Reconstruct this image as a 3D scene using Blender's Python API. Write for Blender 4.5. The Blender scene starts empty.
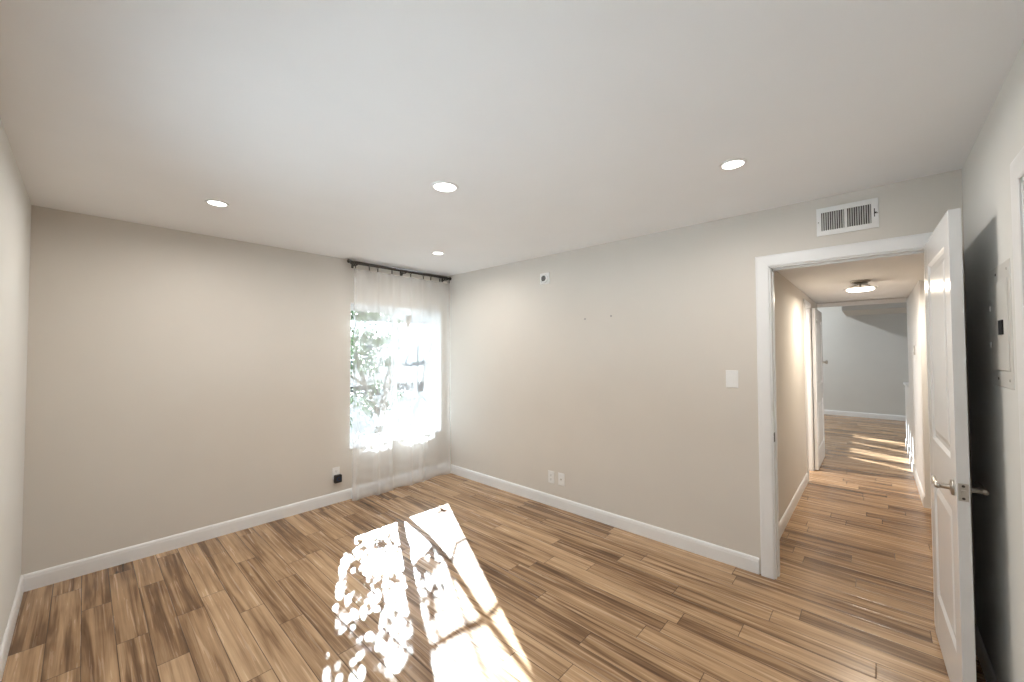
import bpy, bmesh, math, random
from mathutils import Vector, Matrix

scene = bpy.context.scene
COL = scene.collection

# ------------------------------------------------------------------ camera
CAM_POS = Vector((-3.0875, -3.9518, 1.4963))
yaw, pitch, roll = math.radians(47.4036), math.radians(1.456), math.radians(-0.1807)
fw = Vector((math.sin(yaw) * math.cos(pitch), math.cos(yaw) * math.cos(pitch), math.sin(pitch)))
rt = Vector((math.cos(yaw), -math.sin(yaw), 0))
up = rt.cross(fw)
rt2 = rt * math.cos(roll) + up * math.sin(roll)
up2 = up * math.cos(roll) - rt * math.sin(roll)
cam_data = bpy.data.cameras.new('camera')
cam_data.sensor_width = 36.0
cam_data.lens = 36.0 * 393.6 / 1024.0
cam_data.clip_start = 0.02
cam = bpy.data.objects.new('camera', cam_data)
COL.objects.link(cam)
cam.matrix_world = Matrix(((rt2.x, up2.x, -fw.x, CAM_POS.x),
                           (rt2.y, up2.y, -fw.y, CAM_POS.y),
                           (rt2.z, up2.z, -fw.z, CAM_POS.z),
                           (0, 0, 0, 1)))
scene.camera = cam

# ------------------------------------------------------------------ view
scene.view_settings.view_transform = 'Standard'
scene.view_settings.look = 'None'
scene.view_settings.gamma = 1.0
scene.view_settings.use_curve_mapping = False
scene.view_settings.exposure = 0.57

# ------------------------------------------------------------------ sky and sun
SUN_STRENGTH = 56.0
SKY_STRENGTH = 2.0
LAMP_W = 6.0
SUN_TO = Vector((0.525, 1.0, 0.62)).normalized()
world = bpy.data.worlds.new('sky')
scene.world = world
world.use_nodes = True
nt = world.node_tree
nt.nodes.clear()
wo = nt.nodes.new('ShaderNodeOutputWorld')
bg = nt.nodes.new('ShaderNodeBackground')
tc = nt.nodes.new('ShaderNodeTexCoord')
sp = nt.nodes.new('ShaderNodeSeparateXYZ')
cr = nt.nodes.new('ShaderNodeValToRGB')
cr.color_ramp.elements[0].position = 0.0
cr.color_ramp.elements[0].color = (0.27, 0.305, 0.345, 1)
cr.color_ramp.elements[1].position = 0.9
cr.color_ramp.elements[1].color = (0.55, 0.72, 1.0, 1)
ce = cr.color_ramp.elements.new(0.5)
ce.color = (0.92, 0.96, 1.0, 1)
nt.links.new(tc.outputs['Generated'], sp.inputs[0])
nt.links.new(sp.outputs['Z'], cr.inputs[0])
nt.links.new(cr.outputs[0], bg.inputs['Color'])
bg.inputs['Strength'].default_value = SKY_STRENGTH
nt.links.new(bg.outputs[0], wo.inputs[0])

sun_data = bpy.data.lights.new('sun', 'SUN')
sun_data.energy = SUN_STRENGTH
sun_data.angle = math.radians(0.4)
sun_data.color = (0.80, 0.90, 1.0)
sun = bpy.data.objects.new('sun', sun_data)
COL.objects.link(sun)
sun.location = SUN_TO * 20
sun.rotation_euler = SUN_TO.to_track_quat('Z', 'Y').to_euler()


# ------------------------------------------------------------------ materials
def new_mat(name):
    m = bpy.data.materials.new(name)
    m.use_nodes = True
    n = m.node_tree
    return m, n, n.nodes['Principled BSDF']


def plain(name, col, rough=0.5, metal=0.0, noise=0.0, scale=30.0, bump=0.0, spec=0.5):
    m, n, b = new_mat(name)
    b.inputs['Roughness'].default_value = rough
    b.inputs['Metallic'].default_value = metal
    b.inputs['Specular IOR Level'].default_value = spec
    b.inputs['Base Color'].default_value = (*col, 1)
    if noise or bump:
        t = n.nodes.new('ShaderNodeTexCoord')
        nz = n.nodes.new('ShaderNodeTexNoise')
        nz.inputs['Scale'].default_value = scale
        nz.inputs['Detail'].default_value = 4
        n.links.new(t.outputs['Object'], nz.inputs['Vector'])
        if noise:
            r = n.nodes.new('ShaderNodeValToRGB')
            r.color_ramp.elements[0].position = 0.3
            r.color_ramp.elements[1].position = 0.7
            r.color_ramp.elements[0].color = (*[c * (1 - noise) for c in col], 1)
            r.color_ramp.elements[1].color = (*[min(1, c * (1 + noise)) for c in col], 1)
            n.links.new(nz.outputs['Fac'], r.inputs[0])
            n.links.new(r.outputs[0], b.inputs['Base Color'])
        if bump:
            bp = n.nodes.new('ShaderNodeBump')
            bp.inputs['Strength'].default_value = bump
            bp.inputs['Distance'].default_value = 0.001
            n.links.new(nz.outputs['Fac'], bp.inputs['Height'])
            n.links.new(bp.outputs[0], b.inputs['Normal'])
    return m


def emit(name, col, s):
    m = bpy.data.materials.new(name)
    m.use_nodes = True
    n = m.node_tree
    n.nodes.clear()
    o = n.nodes.new('ShaderNodeOutputMaterial')
    e = n.nodes.new('ShaderNodeEmission')
    e.inputs[0].default_value = (*col, 1)
    e.inputs[1].default_value = s
    n.links.new(e.outputs[0], o.inputs[0])
    return m


def floor_material():
    m, n, b = new_mat('wood_plank_floor')
    L = n.links

    def math_(op, a, bb=None, c=None):
        x = n.nodes.new('ShaderNodeMath')
        x.operation = op
        for i, v in enumerate((a, bb, c)):
            if v is None:
                continue
            if isinstance(v, (int, float)):
                x.inputs[i].default_value = v
            else:
                L.new(v, x.inputs[i])
        return x.outputs[0]

    W, LEN = 0.1225, 0.92
    t = n.nodes.new('ShaderNodeTexCoord')
    s = n.nodes.new('ShaderNodeSeparateXYZ')
    L.new(t.outputs['Object'], s.inputs[0])
    X, Y = s.outputs['X'], s.outputs['Y']
    u = math_('DIVIDE', math_('ADD', X, 3.195 + 40 * W), W)
    iu = math_('FLOOR', u)
    fu = math_('FRACT', u)
    wn = n.nodes.new('ShaderNodeTexWhiteNoise')
    wn.noise_dimensions = '1D'
    L.new(iu, wn.inputs['W'])
    off = wn.outputs['Value']
    v = math_('ADD', math_('DIVIDE', math_('ADD', Y, 60.0), LEN), math_('MULTIPLY', off, 7.0))
    iv = math_('FLOOR', v)
    fv = math_('FRACT', v)
    cmb = n.nodes.new('ShaderNodeCombineXYZ')
    L.new(iu, cmb.inputs[0])
    L.new(iv, cmb.inputs[1])
    wn2 = n.nodes.new('ShaderNodeTexWhiteNoise')
    wn2.noise_dimensions = '2D'
    L.new(cmb.outputs[0], wn2.inputs['Vector'])
    pid = wn2.outputs['Value']
    sc = n.nodes.new('ShaderNodeSeparateColor')
    L.new(wn2.outputs['Color'], sc.inputs[0])

    def streak(sx, sy, seed, detail, dist):
        c = n.nodes.new('ShaderNodeCombineXYZ')
        L.new(math_('MULTIPLY', X, sx), c.inputs[0])
        L.new(math_('MULTIPLY', Y, sy), c.inputs[1])
        L.new(math_('MULTIPLY', pid, seed), c.inputs[2])
        z = n.nodes.new('ShaderNodeTexNoise')
        z.inputs['Scale'].default_value = 1.0
        z.inputs['Detail'].default_value = detail
        z.inputs['Roughness'].default_value = 0.55
        z.inputs['Distortion'].default_value = dist
        L.new(c.outputs[0], z.inputs['Vector'])
        return z.outputs['Fac']

    broad = streak(23.0, 0.9, 53.0, 3, 0.9)
    mid = streak(60.0, 1.6, 91.0, 4, 0.6)
    fine = streak(230.0, 5.0, 31.0, 3, 0.2)
    blot = streak(7.0, 3.5, 17.0, 2, 0.3)
    g = math_('ADD', math_('MULTIPLY', broad, 0.62), math_('MULTIPLY', mid, 0.25))
    g = math_('ADD', g, math_('MULTIPLY', fine, 0.10))
    g = math_('ADD', g, math_('MULTIPLY', blot, 0.12))
    g = math_('ADD', g, math_('MULTIPLY', math_('SUBTRACT', sc.outputs[0], 0.5), 0.14))
    r = n.nodes.new('ShaderNodeValToRGB')
    e = r.color_ramp.elements
    e[0].position = 0.36
    e[0].color = (0.095, 0.048, 0.021, 1)
    e[1].position = 0.74
    e[1].color = (0.62, 0.425, 0.255, 1)
    for pos, c in ((0.45, (0.195, 0.108, 0.053, 1)), (0.53, (0.350, 0.214, 0.116, 1)), (0.62, (0.50, 0.325, 0.186, 1))):
        q = e.new(pos)
        q.color = c
    L.new(g, r.inputs[0])
    # joints
    du = math_('MULTIPLY', math_('MINIMUM', fu, math_('SUBTRACT', 1.0, fu)), W)
    dv = math_('MULTIPLY', math_('MINIMUM', fv, math_('SUBTRACT', 1.0, fv)), LEN)
    d = math_('MINIMUM', du, dv)
    mr = n.nodes.new('ShaderNodeMapRange')
    mr.inputs['From Min'].default_value = 0.0008
    mr.inputs['From Max'].default_value = 0.0024
    mr.clamp = True
    L.new(d, mr.inputs['Value'])
    mix = n.nodes.new('ShaderNodeMix')
    mix.data_type = 'RGBA'
    mix.inputs['A'].default_value = (0.075, 0.043, 0.025, 1)
    L.new(mr.outputs[0], mix.inputs['Factor'])
    L.new(r.outputs[0], mix.inputs['B'])
    L.new(mix.outputs['Result'], b.inputs['Base Color'])
    mr2 = n.nodes.new('ShaderNodeMapRange')
    mr2.inputs['From Max'].default_value = 0.004
    mr2.clamp = True
    L.new(d, mr2.inputs['Value'])
    hgt = math_('ADD', mr2.outputs[0], math_('MULTIPLY', fine, 0.15))
    bp = n.nodes.new('ShaderNodeBump')
    bp.inputs['Strength'].default_value = 0.35
    bp.inputs['Distance'].default_value = 0.002
    L.new(hgt, bp.inputs['Height'])
    L.new(bp.outputs[0], b.inputs['Normal'])
    rr = math_('ADD', math_('MULTIPLY', mid, 0.12), 0.20)
    L.new(rr, b.inputs['Roughness'])
    b.inputs['Specular IOR Level'].default_value = 0.5
    return m


def sheer_material():
    m = bpy.data.materials.new('sheer_white_fabric')
    m.use_nodes = True
    n = m.node_tree
    n.nodes.clear()
    o = n.nodes.new('ShaderNodeOutputMaterial')
    tr = n.nodes.new('ShaderNodeBsdfTransparent')
    tl = n.nodes.new('ShaderNodeBsdfTranslucent')
    df = n.nodes.new('ShaderNodeBsdfDiffuse')
    tl.inputs[0].default_value = (0.93, 0.94, 0.95, 1)
    df.inputs[0].default_value = (0.92, 0.92, 0.92, 1)
    m1 = n.nodes.new('ShaderNodeMixShader')
    m1.inputs[0].default_value = 0.80
    n.links.new(tl.outputs[0], m1.inputs[1])
    n.links.new(df.outputs[0], m1.inputs[2])
    # a thread weave: grazing folds look denser
    lw = n.nodes.new('ShaderNodeLayerWeight')
    lw.inputs['Blend'].default_value = 0.35
    mp = n.nodes.new('ShaderNodeMapRange')
    mp.inputs['To Min'].default_value = 0.31
    mp.inputs['To Max'].default_value = 0.42
    n.links.new(lw.outputs['Facing'], mp.inputs['Value'])
    m2 = n.nodes.new('ShaderNodeMixShader')
    n.links.new(mp.outputs[0], m2.inputs[0])
    n.links.new(tr.outputs[0], m2.inputs[1])
    n.links.new(m1.outputs[0], m2.inputs[2])
    n.links.new(m2.outputs[0], o.inputs[0])
    return m


def glass_material(name='clear_window_glass', tint=(0.95, 0.97, 0.96)):
    m = bpy.data.materials.new(name)
    m.use_nodes = True
    n = m.node_tree
    n.nodes.clear()
    o = n.nodes.new('ShaderNodeOutputMaterial')
    tr = n.nodes.new('ShaderNodeBsdfTransparent')
    tr.inputs[0].default_value = (*tint, 1)
    gl = n.nodes.new('ShaderNodeBsdfGlossy')
    gl.inputs['Roughness'].default_value = 0.02
    mx = n.nodes.new('ShaderNodeMixShader')
    mx.inputs[0].default_value = 0.06
    n.links.new(tr.outputs[0], mx.inputs[1])
    n.links.new(gl.outputs[0], mx.inputs[2])
    n.links.new(mx.outputs[0], o.inputs[0])
    return m


WALL = (0.695, 0.657, 0.605)
M = {
    'wall': plain('beige_wall_paint', WALL, 0.75, noise=0.012, scale=3.0, bump=0.12, spec=0.25),
    'greywall': plain('pale_grey_wall_paint', (0.66, 0.66, 0.64), 0.75, noise=0.012, scale=3.0, bump=0.1, spec=0.25),
    'whitewall': plain('off_white_wall_paint', (0.76, 0.765, 0.745), 0.7, noise=0.012, scale=3.0, bump=0.1, spec=0.25),
    'ceil': plain('white_ceiling_paint', (0.87, 0.875, 0.885), 0.85, noise=0.01, scale=3.0, bump=0.1, spec=0.2),
    'trim': plain('white_trim_paint', (0.84, 0.845, 0.85), 0.35, noise=0.01, scale=8.0),
    'door': plain('white_door_paint', (0.78, 0.79, 0.80), 0.22, noise=0.01, scale=8.0),
    'floor': floor_material(),
    'vinyl': plain('white_window_vinyl', (0.84, 0.84, 0.84), 0.35, noise=0.01, scale=20),
    'plastic': plain('white_plastic', (0.84, 0.84, 0.835), 0.35, noise=0.01, scale=40),
    'slot': plain('dark_slot', (0.02, 0.02, 0.02), 0.6, noise=0.1, scale=40),
    'black': plain('black_plastic', (0.010, 0.011, 0.014), 0.35, noise=0.1, scale=40),
    'ring': plain('blue_ring_plastic', (0.03, 0.07, 0.16), 0.25, noise=0.05, scale=40),
    'bronze': plain('dark_pewter_metal', (0.075, 0.068, 0.06), 0.38, 0.85, noise=0.1, scale=60),
    'nickel': plain('brushed_nickel', (0.52, 0.49, 0.45), 0.28, 1.0, noise=0.05, scale=80),
    'ventdark': plain('dark_duct_metal', (0.03, 0.027, 0.023), 0.8, noise=0.1, scale=30),
    'panel': plain('panel_paint_beige', (0.645, 0.64, 0.615), 0.5, noise=0.01, scale=30),
    'mud': plain('wall_filler_grey', (0.38, 0.36, 0.34), 0.8, noise=0.05, scale=60),
    'sheer': sheer_material(),
    'glass': glass_material(),
    'tinted': glass_material('sun_dimming_glass', (0.52, 0.52, 0.51)),  # tint put in to dim the sun stripes on the far floor
    'lens': emit('lit_lamp_lens', (1.0, 0.98, 0.94), 6.0),
    'hall_lens': emit('lit_hall_lamp_glass', (1.0, 0.90, 0.74), 6.0),
    'bark': plain('grey_brown_bark', (0.13, 0.115, 0.10), 0.9, noise=0.25, scale=14, bump=0.6),
    'leaf': plain('green_leaf', (0.105, 0.155, 0.085), 0.5, noise=0.35, scale=2.0),
    'ground': plain('grey_asphalt', (0.085, 0.085, 0.083), 0.9, noise=0.08, scale=3.0, bump=0.3, spec=0.0),
    'concrete': plain('bounce_concrete', (0.56, 0.57, 0.57), 0.9, noise=0.06, scale=3.0, bump=0.3),
    'stucco': plain('white_stucco', (0.80, 0.80, 0.78), 0.9, noise=0.04, scale=8.0, bump=0.4),
    'roof': plain('blue_grey_shingle', (0.20, 0.23, 0.29), 0.85, noise=0.2, scale=9.0, bump=0.5),
    'winblue': plain('dark_blue_window_glass', (0.10, 0.14, 0.19), 0.1, noise=0.05, scale=4.0),
}


# ------------------------------------------------------------------ mesh helpers
def box(bm, x0, x1, y0, y1, z0, z1, bev=0.0):
    x0, x1 = min(x0, x1), max(x0, x1)
    y0, y1 = min(y0, y1), max(y0, y1)
    z0, z1 = min(z0, z1), max(z0, z1)
    v = [bm.verts.new(p) for p in ((x0, y0, z0), (x1, y0, z0), (x1, y1, z0), (x0, y1, z0),
                                   (x0, y0, z1), (x1, y0, z1), (x1, y1, z1), (x0, y1, z1))]
    fs = [bm.faces.new([v[i] for i in q]) for q in ((0, 3, 2, 1), (4, 5, 6, 7), (0, 1, 5, 4), (1, 2, 6, 5), (2, 3, 7, 6), (3, 0, 4, 7))]
    if bev:
        es = list({e for f in fs for e in f.edges})
        bmesh.ops.bevel(bm, geom=es, offset=bev, segments=2, profile=0.6, affect='EDGES')
    return bm


def ring_pts(c, ax, r, n, ph=0.0):
    ax = Vector(ax).normalized()
    a = ax.orthogonal().normalized()
    b = ax.cross(a)
    c = Vector(c)
    return [c + a * (r * math.cos(2 * math.pi * k / n + ph)) + b * (r * math.sin(2 * math.pi * k / n + ph)) for k in range(n)]


def lathe(bm, origin, axis, prof, n=32):
    """prof: (distance along axis, radius)"""
    axis = Vector(axis).normalized()
    rings = []
    for d, r in prof:
        c = Vector(origin) + axis * d
        if r < 1e-6:
            rings.append([bm.verts.new(c)])
        else:
            rings.append([bm.verts.new(p) for p in ring_pts(c, axis, r, n)])
    for a, b in zip(rings, rings[1:]):
        if len(a) == 1 and len(b) == 1:
            continue
        for k in range(n):
            k2 = (k + 1) % n
            if len(a) == 1:
                bm.faces.new((a[0], b[k], b[k2]))
            elif len(b) == 1:
                bm.faces.new((a[k], a[k2], b[0]))
            else:
                bm.faces.new((a[k], a[k2], b[k2], b[k]))
    for rg, rev in ((rings[0], True), (rings[-1], False)):
        if len(rg) > 1:
            bm.faces.new(rg[::-1] if rev else rg)
    return bm


def tube(bm, pts, radii, n=10, caps=True):
    pts = [Vector(p) for p in pts]
    if isinstance(radii, (int, float)):
        radii = [radii] * len(pts)
    prev = None
    a = None
    for i, p in enumerate(pts):
        d = (pts[min(i + 1, len(pts) - 1)] - pts[max(i - 1, 0)]).normalized()
        if a is None:
            a = d.orthogonal().normalized()
        a = (a - d * a.dot(d)).normalized()
        b = d.cross(a)
        rg = [bm.verts.new(p + (a * math.cos(2 * math.pi * k / n) + b * math.sin(2 * math.pi * k / n)) * radii[i]) for k in range(n)]
        if prev:
            for k in range(n):
                k2 = (k + 1) % n
                bm.faces.new((prev[k], prev[k2], rg[k2], rg[k]))
        elif caps:
            bm.faces.new(rg[::-1])
        prev = rg
    if caps:
        bm.faces.new(prev)
    return bm


def extrude_profile(bm, a, b, out, prof):
    """prof: list of (offset out of wall, height) from bottom back round to top back; swept from a to b."""
    a, b, out = Vector(a), Vector(b), Vector(out)
    r0 = [bm.verts.new(a + out * o + Vector((0, 0, z))) for o, z in prof]
    r1 = [bm.verts.new(b + out * o + Vector((0, 0, z))) for o, z in prof]
    k = len(prof)
    for i in range(k):
        j = (i + 1) % k
        bm.faces.new((r0[i], r0[j], r1[j], r1[i]))
    bm.faces.new(r0[::-1])
    bm.faces.new(r1)
    return bm


BASE = [(0, 0), (0.013, 0), (0.013, 0.078), (0.011, 0.086), (0.011, 0.092), (0.007, 0.101), (0.003, 0.105), (0, 0.105)]


def casing(bm, fn, a, b, h, prof):
    """architrave round an opening a..b wide, h high. fn(s, z, v) -> point; v = distance out of the wall."""
    rings = []
    for (s, z, ds, dz) in ((a, 0, -1, 0), (a, h, -1, 1), (b, h, 1, 1), (b, 0, 1, 0)):
        rings.append([bm.verts.new(fn(s + ds * u, z + dz * u, v)) for u, v in prof])
    k = len(prof)
    for r0, r1 in zip(rings, rings[1:]):
        for i in range(k):
            j = (i + 1) % k
            bm.faces.new((r0[i], r0[j], r1[j], r1[i]))
    bm.faces.new(rings[0])
    bm.faces.new(rings[-1][::-1])
    return bm


CASE = [(0.0, 0.0), (0.0, 0.010), (0.006, 0.014), (0.030, 0.016), (0.052, 0.018), (0.066, 0.018), (0.076, 0.014), (0.078, 0.0)]


def obj(name, bm, mat, parent=None, smooth=False, loc=None):
    bmesh.ops.recalc_face_normals(bm, faces=bm.faces)
    me = bpy.data.meshes.new(name)
    bm.to_mesh(me)
    bm.free()
    if smooth:
        for p in me.polygons:
            p.use_smooth = True
    me.materials.append(M[mat] if isinstance(mat, str) else mat)
    o = bpy.data.objects.new(name, me)
    COL.objects.link(o)
    if parent is not None:
        o.parent = parent
    if loc is not None:
        o.location = loc
    return o


def tag(o, label, cat, group=None, kind=None):
    o['label'] = label
    o['category'] = cat
    if group:
        o['group'] = group
    if kind:
        o['kind'] = kind
    return o


def struct(name, bm, mat, label, cat, smooth=False, loc=None):
    return tag(obj(name, bm, mat, None, smooth, loc), label, cat, kind='structure')


def thing(name, label, cat, loc=(0, 0, 0), group=None):
    o = bpy.data.objects.new(name, None)
    o.empty_display_size = 0.05
    COL.objects.link(o)
    o.location = loc
    return tag(o, label, cat, group)


def NB():
    return bmesh.new()


def copy_tree(o, parent=None):
    c = o.copy()
    COL.objects.link(c)
    if parent is not None:
        c.parent = parent
    for ch in list(o.children):
        copy_tree(ch, c)
    return c


# ------------------------------------------------------------------ dimensions
H = 2.44           # bedroom ceiling
XL, YF = -3.33, -4.307   # left wall and front wall of the bedroom
HC = 2.165         # hall ceiling
LC = 3.30          # living room ceiling
XF = 8.64          # far wall of the living room
YL = -6.6
DY0, DY1, DH = -4.196, -3.438, 2.062   # doorway in the right wall
WX0, WX1, WZ0, WZ1 = -1.240, -0.088, 0.500, 2.0   # window opening
CY0, CY1 = -1.90, -1.085               # closet doorway (x) in the front wall
HL, HR = -3.36, -4.282                 # hall side walls
XO = 4.08                              # end of the hall, left
XR0, XR1 = 2.335, 4.32                 # hall right wall block

# ------------------------------------------------------------------ large structure
bm = NB(); box(bm, XL - 0.12, XF + 0.12, YL - 0.12, 0.12, -0.12, 0.0)
struct('floor', bm, 'floor', 'brown wood plank floor running through bedroom and hall', 'floor')
bm = NB(); box(bm, XL - 0.12, 0.12, YF - 0.12, 0.12, H, H + 0.12)
struct('ceiling', bm, 'ceil', 'white flat ceiling of the empty bedroom', 'ceiling')
bm = NB(); box(bm, 0.12, 4.75, -5.5, -1.6, HC, HC + 0.1)
struct('ceiling_hall', bm, 'ceil', 'lower white ceiling over the hallway beyond the doorway', 'ceiling')
bm = NB(); box(bm, XO - 0.12, XF + 0.12, YL - 0.12, 0.12, LC, LC + 0.12)
struct('ceiling_living', bm, 'ceil', 'high white ceiling of the far room past the hallway', 'ceiling')

bm = NB()
SY0, SY1, SZ0, SZ1 = -3.50, -1.55, 0.85, 1.90     # side window added unseen by the camera to let in daylight
box(bm, XL - 0.12, XL, YF - 0.12, SY0, 0, H); box(bm, XL - 0.12, XL, SY1, 0.12, 0, H)
box(bm, XL - 0.12, XL, SY0, SY1, 0, SZ0); box(bm, XL - 0.12, XL, SY0, SY1, SZ1, H)
struct('wall_left', bm, 'whitewall', 'plain wall at the far left edge of the photo', 'wall')
bm = NB()
box(bm, XL, WX0, 0, 0.18, 0, H); box(bm, WX1, 0.12, 0, 0.18, 0, H)
box(bm, WX0, WX1, 0, 0.18, 0, WZ0); box(bm, WX0, WX1, 0, 0.18, WZ1, H)
struct('wall_back', bm, 'wall', 'beige wall holding the window and the curtain', 'wall')
bm = NB()
box(bm, 0, 0.12, DY1, 0.0, 0, H); box(bm, 0, 0.12, YF - 0.12, DY0, 0, H); box(bm, 0, 0.12, DY0, DY1, DH, H)
struct('wall_right', bm, 'wall', 'beige wall with the open doorway, vent and light switch', 'wall')
bm = NB()
box(bm, CY1, 0, YF - 0.12, YF, 0, H); box(bm, XL, CY0, YF - 0.12, YF, 0, H); box(bm, CY0, CY1, YF - 0.12, YF, 2.04, H)
struct('wall_front', bm, 'whitewall', 'wall behind the open door, carrying the breaker panel', 'wall')

# hall
bm = NB()
box(bm, 0.12, 2.58, HL, HL + 0.1, 0, HC); box(bm, 3.07, XO, HL, HL + 0.1, 0, HC); box(bm, 2.58, 3.07, HL, HL + 0.1, 2.03, HC)
struct('wall_hall_left', bm, 'wall', 'left wall of the hallway, tan in warm lamp light', 'wall')
bm = NB(); box(bm, XR0, XR1, HR - 0.11, HR, 0, HC)
struct('wall_hall_right', bm, 'trim', 'right hallway wall with the small switch plate', 'wall')
bm = NB(); box(bm, 0.12, 1.35, HR - 0.11, HR, 0, HC)
struct('wall_hall_near', bm, 'wall', 'right hallway wall just behind the open door', 'wall')
bm = NB()
box(bm, 1.25, 1.35, -5.5, HR - 0.11, 0, HC); box(bm, XR0, XR0 + 0.1, -5.5, HR - 0.11, 0, HC); box(bm, 1.25, XR0 + 0.1, -5.6, -5.5, 0, HC)
struct('wall_passage', bm, 'wall', 'side passage walls off the right of the hallway', 'wall')
bm = NB()
box(bm, 1.9, 2.0, -1.7, HL + 0.1, 0, HC); box(bm, 1.9, XO, -1.7, -1.6, 0, HC)
struct('wall_side_room', bm, 'wall', 'walls of the small lit room off the hallway', 'wall')

# living room
bm = NB(); box(bm, XF, XF + 0.12, YL - 0.12, 0.12, 0, LC)
struct('wall_living_far', bm, 'greywall', 'pale grey wall at the very end of the hallway', 'wall')
bm = NB()
box(bm, XO - 0.1, XO, HL + 0.1, 0.12, 0, LC); box(bm, XO - 0.1, XO, HR, HL + 0.1, HC, LC)
box(bm, XR1 - 0.1, XR1, YL, HR - 0.11, 0, LC); box(bm, XO, XR1 - 0.1, HR - 0.11, HR - 0.01, HC + 0.1, LC)
struct('wall_living_near', bm, 'greywall', 'far room wall around the end of the hallway', 'wall')
SLOTS = [(6.06, 6.24), (6.50, 6.90), (7.24, 7.44), (7.80, 8.16)]
bm = NB()
box(bm, XO, XF, 0, 0.12, 0, 2.27); box(bm, XO, XF, 0, 0.12, 3.15, LC)
xs = [XO] + [q for s in SLOTS for q in s] + [XF]
for i in range(0, len(xs), 2):
    box(bm, xs[i], xs[i + 1], 0, 0.12, 2.27, 3.15)
struct('wall_living_left', bm, 'greywall', 'far room wall with tall narrow high windows', 'wall')
bm = NB()
LWX0, LWX1, LWZ0, LWZ1 = 5.0, 8.0, 0.6, 2.4
box(bm, XR1, LWX0, YL - 0.12, YL, 0, LC); box(bm, LWX1, XF, YL - 0.12, YL, 0, LC)
box(bm, LWX0, LWX1, YL - 0.12, YL, 0, LWZ0); box(bm, LWX0, LWX1, YL - 0.12, YL, LWZ1, LC)
struct('wall_living_right', bm, 'greywall', 'far room wall with the added wide window, out of sight', 'wall')
bm = NB(); box(bm, 7.05, XF, YL, -3.50, 2.27, LC)
struct('trim_1', bm, 'greywall', 'grey dropped soffit above the far wall past the hallway', 'soffit')
bm = NB()
box(bm, XR1, 5.62, HR - 0.09, HR - 0.015, 0, 0.95)
box(bm, XR1, 5.66, HR - 0.105, HR + 0.002, 0.95, 0.985, 0.008)
box(bm, XR1, 5.64, HR - 0.10, HR - 0.002, 0.0, 0.105, 0.004)
struct('wall_half', bm, 'trim', 'low white half wall with a cap at the hallway end', 'half wall')

# outside ground
bm = NB(); box(bm, -30, 40, 0.18, 60, -0.30, -0.15)
struct('ground', bm, 'ground', 'grey paving outside the bedroom window', 'ground')

bm = NB(); box(bm, -30, XL - 0.12, -30, 0.18, -0.30, -0.15)  # pale yard added unseen to bounce sunlight up to the bedroom ceiling
struct('ground_side_bounce', bm, 'concrete', 'added pale concrete bouncing sun into the bedroom, out of view', 'ground')

# ------------------------------------------------------------------ baseboards
def baseboard(name, segs, label):
    b = NB()
    for a, c, o in segs:
        extrude_profile(b, a, c, o, BASE)
    return struct(name, b, 'trim', label, 'baseboard')


baseboard('baseboard_left', [((XL, YF, 0), (XL, 0, 0), (1, 0, 0))], 'white baseboard along the wall at the left edge')
baseboard('baseboard_back', [((XL, 0, 0), (0, 0, 0), (0, -1, 0))], 'white baseboard under the window and along the beige wall')
baseboard('baseboard_right', [((0, 0, 0), (0, DY1 + 0.08, 0), (-1, 0, 0))], 'white baseboard below the two outlets up to the doorway')
baseboard('baseboard_front', [((0, YF, 0), (CY1 + 0.08, YF, 0), (0, 1, 0)), ((XL, YF, 0), (CY0 - 0.08, YF, 0), (0, 1, 0))],
          'white baseboard behind the open bedroom door')
baseboard('baseboard_hall_left', [((0.12, HL, 0), (2.50, HL, 0), (0, -1, 0)), ((3.95, HL, 0), (XO, HL, 0), (0, -1, 0))],
          'white baseboard along the tan left hallway wall')
baseboard('baseboard_hall_right', [((XR0, HR, 0), (XR1, HR, 0), (0, 1, 0))], 'white baseboard along the right hallway wall')
baseboard('baseboard_far', [((XF, YL, 0), (XF, 0, 0), (-1, 0, 0))], 'white baseboard on the pale grey far wall')

# ------------------------------------------------------------------ bedroom doorway trim (jambs, stop, casing both sides)
bm = NB()
casing(bm, lambda s, z, v: (-v, s, z), DY0 + 0.008, DY1 - 0.008, DH - 0.010, CASE)
casing(bm, lambda s, z, v: (0.12 + v, s, z), DY0 + 0.008, DY1 - 0.008, DH - 0.010, CASE)
for a, b_ in ((DY0, DY0 + 0.018), (DY1 - 0.016, DY1)):
    box(bm, -0.002, 0.122, a, b_, 0, DH)
box(bm, -0.002, 0.122, DY0, DY1, DH - 0.018, DH)
box(bm, 0.045, 0.08, DY1 - 0.024, DY1 - 0.014, 0, DH - 0.018)
box(bm, 0.045, 0.08, DY0 + 0.018, DY0 + 0.030, 0, DH - 0.018)
box(bm, 0.045, 0.08, DY0 + 0.018, DY1 - 0.018, DH - 0.030, DH - 0.018)
trim2 = struct('trim_2', bm, 'trim', 'white casing around the open bedroom doorway', 'door casing')
bm = NB(); box(bm, 0.004, 0.032, DY1 - 0.0185, DY1 - 0.0155, 0.89, 0.95, 0.001)
o = obj('strike_plate', bm, 'bronze', trim2); o['label'] = 'dark metal strike plate'

# closet casing and door at the right edge
bm = NB()
casing(bm, lambda s, z, v: (s, YF + v * 0.7, z), CY0 + 0.004, CY1 - 0.004, 2.036, CASE)
for a, b_ in ((CY0, CY0 + 0.018), (CY1 - 0.018, CY1)):
    box(bm, a, b_, YF - 0.122, YF + 0.002, 0, 2.04)
box(bm, CY0, CY1, YF - 0.122, YF + 0.002, 2.022, 2.04)
struct('trim_3', bm, 'trim', 'white door casing at the right edge of the photo', 'door casing')


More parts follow.
